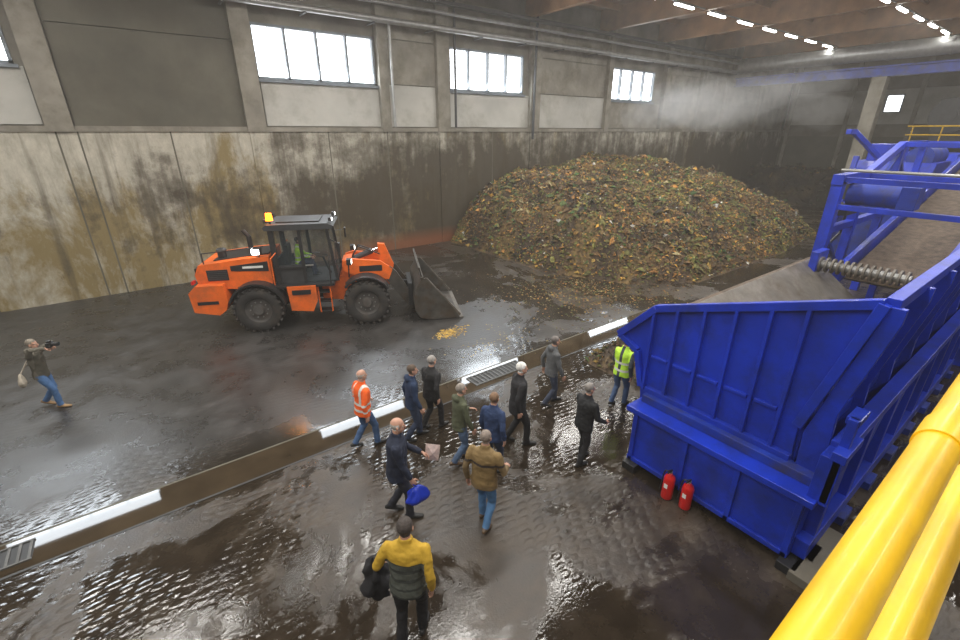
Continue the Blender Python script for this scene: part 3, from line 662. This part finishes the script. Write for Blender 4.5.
def person(name,foot,headpy,yaw,stride=.3,lead=1,lh=None,rh=None,jac=(.03,.03,.035),pan=(.03,.03,.03),shoe=(.02,.02,.02),hair=(.35,.33,.3),bald=False,
           hem=.84,bulk=1.0,lean=4,hyaw=0,hpitch=0,hood=False,pattern=None,extra=None,curl=.5,world=None,seat=False,collar=True,key=None,cap=None):
    if world is None:
        x,y=ground(foot[0],foot[1]);_,_,z,F_=ray(foot[0],headpy);dist=x*hd[0]+y*hd[1];ht=H+dist*z/F_
        ht=min(1.88,max(1.66,ht));k=ht/1.78;wz=0
    else: x,y,wz,k=world
    wyaw=AZ-math.radians(yaw)-math.pi/2 if world is None else yaw
    V=[];F=[];LB=[]
    tl=math.radians(lean);hz=.09+math.sqrt(.83**2-(stride/2)**2)-.005
    if seat: hz=.50
    def T(p):
        q=Vector(p);d=q.z-.93;return Vector((q.x,q.y*math.cos(tl)+d*math.sin(tl),hz+d*math.cos(tl)-q.y*math.sin(tl)))
    W=bulk
    rings=[(hem,.188*W,.135*W),(.95,.182*W,.135*W),(1.08,.170*W,.13*W),(1.22,.182*W,.130*W),(1.34,.196*W,.128*W),(1.41,.190*W,.115*W),(1.455,.155,.098),(1.495,.095,.078),(1.525,.066,.066)]
    tube(V,F,LB,[T((0,-.012*(z>1.3),z)) for z,_,_ in rings],[(a,b_) for _,a,b_ in rings],0,n=20,cap=(0,0))
    if collar: tube(V,F,LB,[T((0,-.01,1.49)),T((0,-.0,1.555))],[(.078,.078),(.070,.074)],0,n=16,cap=(0,0))
    if hood: ell(V,F,LB,T((0,-.10,1.50)),(.115,.06,.075),0)
    ell(V,F,LB,Vector((0,0,hz+.0)),(.165,.12,.12),1)
    ft=[]
    for sg in (-1,1):
        hip=Vector((sg*.092,0,hz-.01))
        fr=(lead*sg>0)
        if seat: ank=Vector((sg*.13,.50,.09));fp=0
        else:
            ank=Vector((sg*.095,stride/2 if fr else -stride/2,.085 if fr or stride<.25 else .085+stride*.14));fp=0 if (fr or stride<.25) else -math.radians(22*stride/.5)
        kn,an=ik(hip,ank,.425,.41,(sg*.08,1,.05))
        tube(V,F,LB,[hip,hip.lerp(kn,.5),kn,kn.lerp(an,.45),an+Vector((0,0,-.01))],[(.092*W,.098*W),(.083,.088),(.066,.069),(.063,.066),(.056,.062)],1,n=14,cap=(1,0))
        Rf=Matrix.Rotation(fp,3,'X')
        q=lambda a,b_,c: an+Rf@Vector((a,b_,c))
        tube(V,F,LB,[q(0,-.065,-.040),q(0,-.02,-.034),q(sg*.005,.07,-.045),q(sg*.008,.145,-.055),q(sg*.006,.19,-.060)],[(.034,.040),(.040,.050),(.046,.038),(.046,.028),(.034,.022)],2,n=12)
        ft.append(an)
        sh=T((sg*.178*W,-.012,1.408))
        tgt=(lh if sg<0 else rh)
        if tgt is None:
            sw=.12*stride/.4*(-1 if fr else 1);tgt=(sg*.26,.05+sw,.90)
        tg=T(tgt)
        el,wr=ik(sh,tg,.285,.26,(sg*.45,-1,-.35))
        tube(V,F,LB,[sh,sh.lerp(el,.25),sh.lerp(el,.6),el,el.lerp(wr,.5),wr],[(.062*W,.066*W),(.062*W,.066*W),(.057,.060),(.052,.054),(.047,.049),(.040,.042)],0,n=12,cap=(1,0))
        ft.append((wr,(wr-el).normalized()))
    hands=[ft[1],ft[3]]
    vs,fs,nr=remesh(V,F,.0135,4)
    bv=BVHTree.FromPolygons([tuple(v) for v in V],F)
    labs=[]
    for f in fs:
        c=sum((vs[i] for i in f),Vector())/len(f);_,_,ix,_=bv.find_nearest(c);l=LB[ix]
        if l==0 and pattern: 
            arm=abs(c.x)>.195*W
            l=pattern(c,l,arm,hz)
        labs.append(l)
    for i,v in enumerate(vs):
        if v.z>.14: v+=nr[i]*(.010*noise.noise((v.x*9+x*3,v.y*9,v.z*12))+.005*noise.noise((v.x*25,v.y*25+y,v.z*30)))
    HV=[];HF=[];HL=[]
    hc=T((0,.012,1.665));Rh=Matrix.Rotation(-math.radians(hyaw),3,'Z')@Matrix.Rotation(-math.radians(hpitch),3,'X')
    g=lambda a,b_,c: hc+Rh@Vector((a,b_,c))
    ell(HV,HF,HL,g(0,-.012,.028),(.076,.096,.090),3,Rh,18);ell(HV,HF,HL,g(0,.018,-.042),(.060,.066,.078),3,Rh,16)
    ell(HV,HF,HL,g(0,.045,-.095),(.030,.030,.022),3,Rh)
    tube(HV,HF,HL,[g(0,.080,.012),g(0,.094,-.012),g(0,.104,-.034)],[.009,.012,.016],3,n=8)
    tube(HV,HF,HL,[g(-.045,.068,.018),g(0,.082,.02),g(.045,.068,.018)],[.011,.010,.011],3,side=(0,0,1),n=8)
    ell(HV,HF,HL,g(0,.080,-.068),(.026,.012,.010),5,Rh,10)
    for sg in (-1,1): ell(HV,HF,HL,g(sg*.078,-.008,-.008),(.011,.021,.033),3,Rh,10)
    tube(HV,HF,HL,[T((0,-.012,1.46)),T((0,-.008,1.56)),hc+Rh@Vector((0,-.015,-.06))],[.062,.056,.056],3,n=14)
    if not bald: ell(HV,HF,HL,g(0,-.022,.040),(.083,.097,.089),4,Rh,18)
    v2,f2,n2=remesh(HV,HF,.0068,2)
    bv2=BVHTree.FromPolygons([tuple(v) for v in HV],HF);Ri=Rh.transposed();l2=[]
    for f in f2:
        c=sum((v2[i] for i in f),Vector())/len(f);_,_,ix,_=bv2.find_nearest(c);l=HL[ix];q=Ri@(c-hc)
        if l in(3,4):
            if bald: l=4 if (q.y<.02 and -.055<q.z<.045 and abs(q.x)<.0765 ) else 3
            else: l=4 if ((q.z>.075 and q.y<.075) or (q.y<.005 and q.z>-.07 and (abs(q.x)<.079)) or (q.y<.035 and q.z>.025) or (q.z>.06 and q.y<.085)) else 3
        l2.append(l)
    for i,v in enumerate(v2):
        q=Ri@(v-hc)
        for sx in (-.031,.031):
            d=math.hypot(q.x-sx,q.z-.0)
            if d<.02 and q.y>.04: v-=Rh@Vector((0,.008*(1-d/.02),0))
    allv=list(vs);allf=list(fs);alll=list(labs)
    def app(vv,ff,ll):
        o=len(allv);allv.extend(vv);allf.extend([tuple(i+o for i in f) for f in ff]);alll.extend(ll)
    app(v2,f2,l2)
    EV=[];EF=[];EL=[]
    for sx in (-.031,.031):
        ell(EV,EF,EL,g(sx,.067,.0),(.013,.010,.009),7,Rh,10);ell(EV,EF,EL,g(sx,.074,.0),(.0055,.005,.0055),8,Rh,8)
    for sg,(wr,dr) in zip((-1,1),hands):
        hand(EV,EF,EL,wr,dr,(-sg,-.1,.0) if dr.z<-.5 else (-sg*.5,0,-1) if dr.z<.5 else (-sg*.3,1,0),(0,1,.3),curl)
    app(EV,EF,EL)
    mats=[cloth(key+"_jacket",jac),cloth(key+"_trousers",pan),mat(key+"_shoes",shoe,.5),sk,mat(key+"_hair",hair,.8,var=.25,scale=30,bump=.5,bscale=60),sk_lip,cloth(key+"_accent",cap or (.6,.6,.6)),eyew,eyed]
    if extra:
        for nm,c,r in extra: mats.append(mat(nm,c,r,var=.08,scale=7,bump=.3,bscale=22))
    me=bpy.data.meshes.new(name);me.from_pydata([tuple(v) for v in allv],[],allf)
    for m in mats: me.materials.append(m)
    me.polygons.foreach_set('material_index',alll);me.polygons.foreach_set('use_smooth',[True]*len(allf));me.update()
    ob=bpy.data.objects.new(name,me);S.collection.objects.link(ob)
    zmin=min(v.z for v in allv) if world is None else 0
    ob.scale=(k,k,k);ob.rotation_euler=(0,0,wyaw);ob.location=(x,y,wz-zmin*k)
    M=Matrix.Translation(ob.location)@Matrix.Rotation(wyaw,4,'Z')@Matrix.Scale(k,4)
    return {'M':M,'hands':[M@h[0] for h in hands],'yaw':wyaw,'k':k,'obj':ob,'head':M@hc,'hz':hz}
jeans=(.055,.11,.23);djeans=(.03,.045,.085);blk=(.014,.014,.016)
ph=person("photographer",(55,406),338,75,.38,1,lh=(-.10,.30,1.56),rh=(.10,.26,1.58),jac=(.06,.055,.04),pan=(.05,.12,.26),shoe=(.30,.18,.08),hair=(.22,.19,.15),key="photographer",hood=True,curl=1.0,
   pattern=lambda c,l,a,hz:(9 if (abs(c.x)>.17 or c.z>1.38) else 0),extra=[("photographer_sleeve",(.12,.11,.085),.8)])
def hv(c,l,a,hz):
    d=c.z-hz
    if a: return 9 if (0.22<d<.27 or .08<d<.12) else 0
    return 9 if (.02<d<.07 or .16<d<.21 or (abs(abs(c.x)-.11)<.025 and d>.2)) else 0
refl=("reflective_tape",(.7,.7,.66),.35)
person("man",(367,446),369,45,.40,1,jac=(.95,.13,.015),pan=jeans,shoe=(.03,.03,.03),hair=(.45,.42,.38),bald=True,key="orange_hivis",pattern=hv,extra=[refl],bulk=1.08,lh=(-.22,.22,1.02))
person("man",(414,438),377,70,.30,-1,jac=(.014,.032,.08),pan=djeans,hair=(.10,.07,.05),key="navy",hood=True)
person("man",(433,428),355,40,.35,1,jac=(.016,.016,.018),pan=blk,hair=(.30,.28,.26),key="black_a",bulk=1.1,hem=.80)
person("man",(460,461),389,60,.35,-1,jac=(.085,.095,.055),pan=(.08,.13,.22),shoe=(.10,.06,.03),hair=(.26,.23,.20),key="olive",hood=True,lh=(-.12,.28,1.12))
person("man",(492,473),403,30,.25,1,jac=(.022,.045,.12),pan=djeans,hair=(.20,.12,.07),key="blue",hem=.82,bald=False)
person("man",(484,524),431,25,.30,-1,jac=(.21,.14,.055),pan=(.07,.17,.33),shoe=(.10,.06,.03),hair=(.22,.18,.15),bald=False,key="mustard",bulk=1.14,
   pattern=lambda c,l,a,hz:(9 if (a and c.z<hz+.33) or (c.z-hz<-.02) else (10 if .33<c.z-hz<.37 else 0)),extra=[("tan_sleeve",(.16,.11,.05),.8),("dark_yoke",(.04,.03,.025),.8)],rh=(.26,.26,1.08))
person("man",(516,443),361,75,.35,1,jac=(.016,.016,.019),pan=blk,hair=(.72,.71,.68),key="white_hair",hem=.76,bulk=1.1)
person("man",(549,404),335,70,.36,-1,jac=(.11,.115,.12),pan=(.04,.05,.08),hair=(.15,.13,.12),key="grey",hood=True)
def vest(c,l,a,hz):
    d=c.z-hz
    if a: return 0
    if .05<d<.10 or .22<d<.27: return 10
    if abs(c.x)<.035 and c.y<0: return 0
    return 9
person("man",(617,405),336,50,.25,1,jac=(.05,.06,.08),pan=(.05,.09,.18),hair=(.12,.1,.08),key="vest",pattern=vest,extra=[("hivis_yellow",(.55,.90,.06),.6),refl],lh=(-.18,.26,1.05),bulk=1.05)
person("man",(580,461),385,60,.22,-1,jac=(.012,.013,.015),pan=(.016,.016,.018),hair=(.24,.22,.2),key="black_b",bulk=1.1,rh=(.26,.28,1.02),lh=(-.15,.30,1.05),hyaw=10)
pb=person("man",(401,514),417,80,.28,1,jac=(.012,.018,.04),pan=(.018,.02,.03),hair=(.50,.48,.45),bald=True,key="navy_bag",bulk=1.14,hem=.80,rh=(.24,.20,.90),lh=(-.16,.36,1.06))
def fr(c,l,a,hz):
    d=c.z-hz
    if a: return 9
    if d>.40: return 9
    return 10 if (int((d+1)*26)%3==0) else 0
pf=person("man",(413,638),521,5,.22,1,jac=(.09,.10,.085),pan=blk,shoe=(.03,.03,.03),hair=(.05,.04,.035),key="front",pattern=fr,extra=[("mustard_sleeve",(.50,.31,.025),.8),("quilt_seam",(.04,.045,.04),.8)],bulk=1.08,lh=(-.34,.18,1.0))
Mw=Matrix.Translation(LOC)@Matrix.Rotation(LR,4,'Z')@Matrix.Scale(LS,4)
wp=Mw@Vector((-.48,0,1.44))
person("loader_operator",None,None,LR-math.pi/2,0,1,lh=(-.15,.40,1.15),rh=(.15,.40,1.15),jac=(.45,.85,.05),pan=(.03,.04,.08),hair=(.08,.06,.05),key="operator",world=(wp.x,wp.y,wp.z,.92),seat=True,pattern=hv,extra=[refl])
# hand-held items
b=B();hm=(ph['hands'][0]+ph['hands'][1])/2;fw=Vector((-math.sin(ph['yaw']),math.cos(ph['yaw']),0))
c=hm+fw*.05+Vector((0,0,.06));r_=Vector((fw.y,-fw.x,0))
b.beam(c-r_*.075,c+r_*.075,.075,.10,m_blk);b.beam(c-r_*.03+Vector((0,0,.06)),c+r_*.03+Vector((0,0,.06)),.06,.05,m_blk);b.cyl(c+fw*.03,c+fw*.16,.037,m_blk,r2=.042);b.cyl(c+fw*.16,c+fw*.162,.036,m_glass);b.obj("handheld_camera")
def sack(name,c,s,m,strap=None,seed=0,m2=None,amp=.28):
    b=B();c=Vector(c);n=28;k=18;vs=[];fs=[]
    for j in range(k+1):
        ph_=math.pi*j/k
        for i in range(n):
            t=2*math.pi*i/n;q=Vector((s[0]*math.sin(ph_)**.7*math.cos(t),s[1]*math.sin(ph_)**.7*math.sin(t),s[2]*math.cos(ph_)))
            w=.55+.45*min(1,(1-q.z/s[2])*.8)
            f=w*(1+amp*noise.noise((q.x*9+seed,q.y*9,q.z*9))+.12*math.sin(t*5+seed)*(.5+.5*math.cos(ph_)));q.x*=f;q.y*=f;vs.append(c+q)
    for j in range(k):
        for i in range(n): fs.append((j*n+i,(j+1)*n+i,(j+1)*n+(i+1)%n,j*n+(i+1)%n))
    b.add(vs,fs,m,True)
    if strap:
        for p in strap: b.path([c+Vector((0,0,s[2]*.8)),Vector(p)],.012,m2 or m,n=6)
    b.obj(name)
m_bag=mat("canvas_bag",(.36,.32,.26),.8,bump=.3);m_bb=mat("blue_plastic_bag",(.010,.035,.42),.35,bump=.7,bscale=12);m_coat=mat("black_coat_cloth",(.015,.015,.017),.85,bump=.8,bscale=9);m_paper=mat("printed_paper",(.70,.55,.52),.6,var=.2,scale=20)
M=ph['M'];sack("shoulder_bag",M@Vector((.26,-.22,.88)),(.07,.14,.15),m_bag,[M@Vector((-.08,.0,1.50)),M@Vector((.10,-.12,1.2))],1)
hR=pb['hands'][1];sack("plastic_bag",hR+Vector((.06,-.05,-.28)),(.21,.11,.15),m_bb,[hR+Vector((0,0,-.06))],3)
hL=pb['hands'][0]
b=B();d=Vector((hd[0],hd[1],0));rr=Vector((rt[0],rt[1],0));c=hL+rr*.10
b.add([c-rr*.02+Vector((0,0,.16)),c+rr*.2+Vector((0,0,.13)),c+rr*.16+Vector((0,0,-.17)),c-rr*.05+Vector((0,0,-.15)),c+rr*.08-d*.05+Vector((0,0,.0)),c+rr*.08+d*.02+Vector((0,0,.0))],[(0,1,4),(1,2,4),(2,3,4),(3,0,4),(1,0,5),(2,1,5),(3,2,5),(0,3,5)],m_paper);b.obj("leaflet")
hL=pf['hands'][0];sack("draped_coat",hL+Vector((0,0,-.26))-rr*.08,(.16,.14,.34),m_coat,None,5,amp=.9)
# ------------------------------------------------------------------ steam
V=[];F=[];LB=[]
for i in range(34):
    t=random.random();xx=20+t*17;yy=random.uniform(10,18);zz=6.3+random.random()*2.6*(.3+t*.7)
    ell(V,F,LB,(xx,yy,zz),(random.uniform(1.0,2.8),random.uniform(1,2.2),random.uniform(.4,1.0)),0)
vs,fs,nr=remesh(V,F,.35,5)
me=bpy.data.meshes.new("steam_cloud");me.from_pydata([tuple(v+n_*.6*noise.noise(v*.7)) for v,n_ in zip(vs,nr)],[],fs)
ms=bpy.data.materials.new("steam");ms.use_nodes=True;nt=ms.node_tree;nt.nodes.remove(nt.nodes['Principled BSDF'])
vsn=nt.nodes.new('ShaderNodeVolumeScatter');vsn.inputs['Density'].default_value=.028;vsn.inputs['Color'].default_value=(1,1,1,1);vsn.inputs['Anisotropy'].default_value=.2
nt.links.new(vsn.outputs[0],nt.nodes['Material Output'].inputs['Volume']);me.materials.append(ms)
so=bpy.data.objects.new("steam_cloud",me);S.collection.objects.link(so)
# ------------------------------------------------------------------ lights
w=bpy.data.worlds.new("world");S.world=w;w.use_nodes=True;nt=w.node_tree;bg=nt.nodes['Background'];bg.inputs[0].default_value=(.7,.8,.95,1);bg.inputs[1].default_value=.6
wv=nt.nodes.new('ShaderNodeVolumeScatter');wv.inputs['Density'].default_value=.0024;wv.inputs['Color'].default_value=(1,.95,.88,1);wv.inputs['Anisotropy'].default_value=.35
nt.links.new(wv.outputs[0],nt.nodes['World Output'].inputs['Volume'])
def area(name,loc,sx,sy,e,rot=(0,0,0),c=(1,.96,.90)):
    l=bpy.data.lights.new(name,'AREA');l.shape='RECTANGLE';l.size=sx;l.size_y=sy;l.energy=e;l.color=c
    o=bpy.data.objects.new(name,l);S.collection.objects.link(o);o.location=loc;o.rotation_euler=rot
for Y in (14.4,8.45,2.5,-4.0):  # last row is added out-of-view fill to brighten the hopper's outer side
    for X in (-5,7,19,33): area("hall_and_fill_lamp",(X,Y,10.9),9,.4,(480 if X<30 else 440) if Y>0 else 380)
for i,(x0,x1) in enumerate(wins): area("window_daylight",((x0+x1)/2,YN-.1,8.45),4.8,1.7,330,(math.radians(-65),0,0),(.85,.93,1))
def point(name,loc,e,c,r=.05):
    l=bpy.data.lights.new(name,'POINT');l.energy=e;l.color=c;l.shadow_soft_size=r;o=bpy.data.objects.new(name,l);S.collection.objects.link(o);o.location=loc
point("beacon_light",Mw@Vector((-1.15,-.8,3.85)),30,(1,.35,.05))
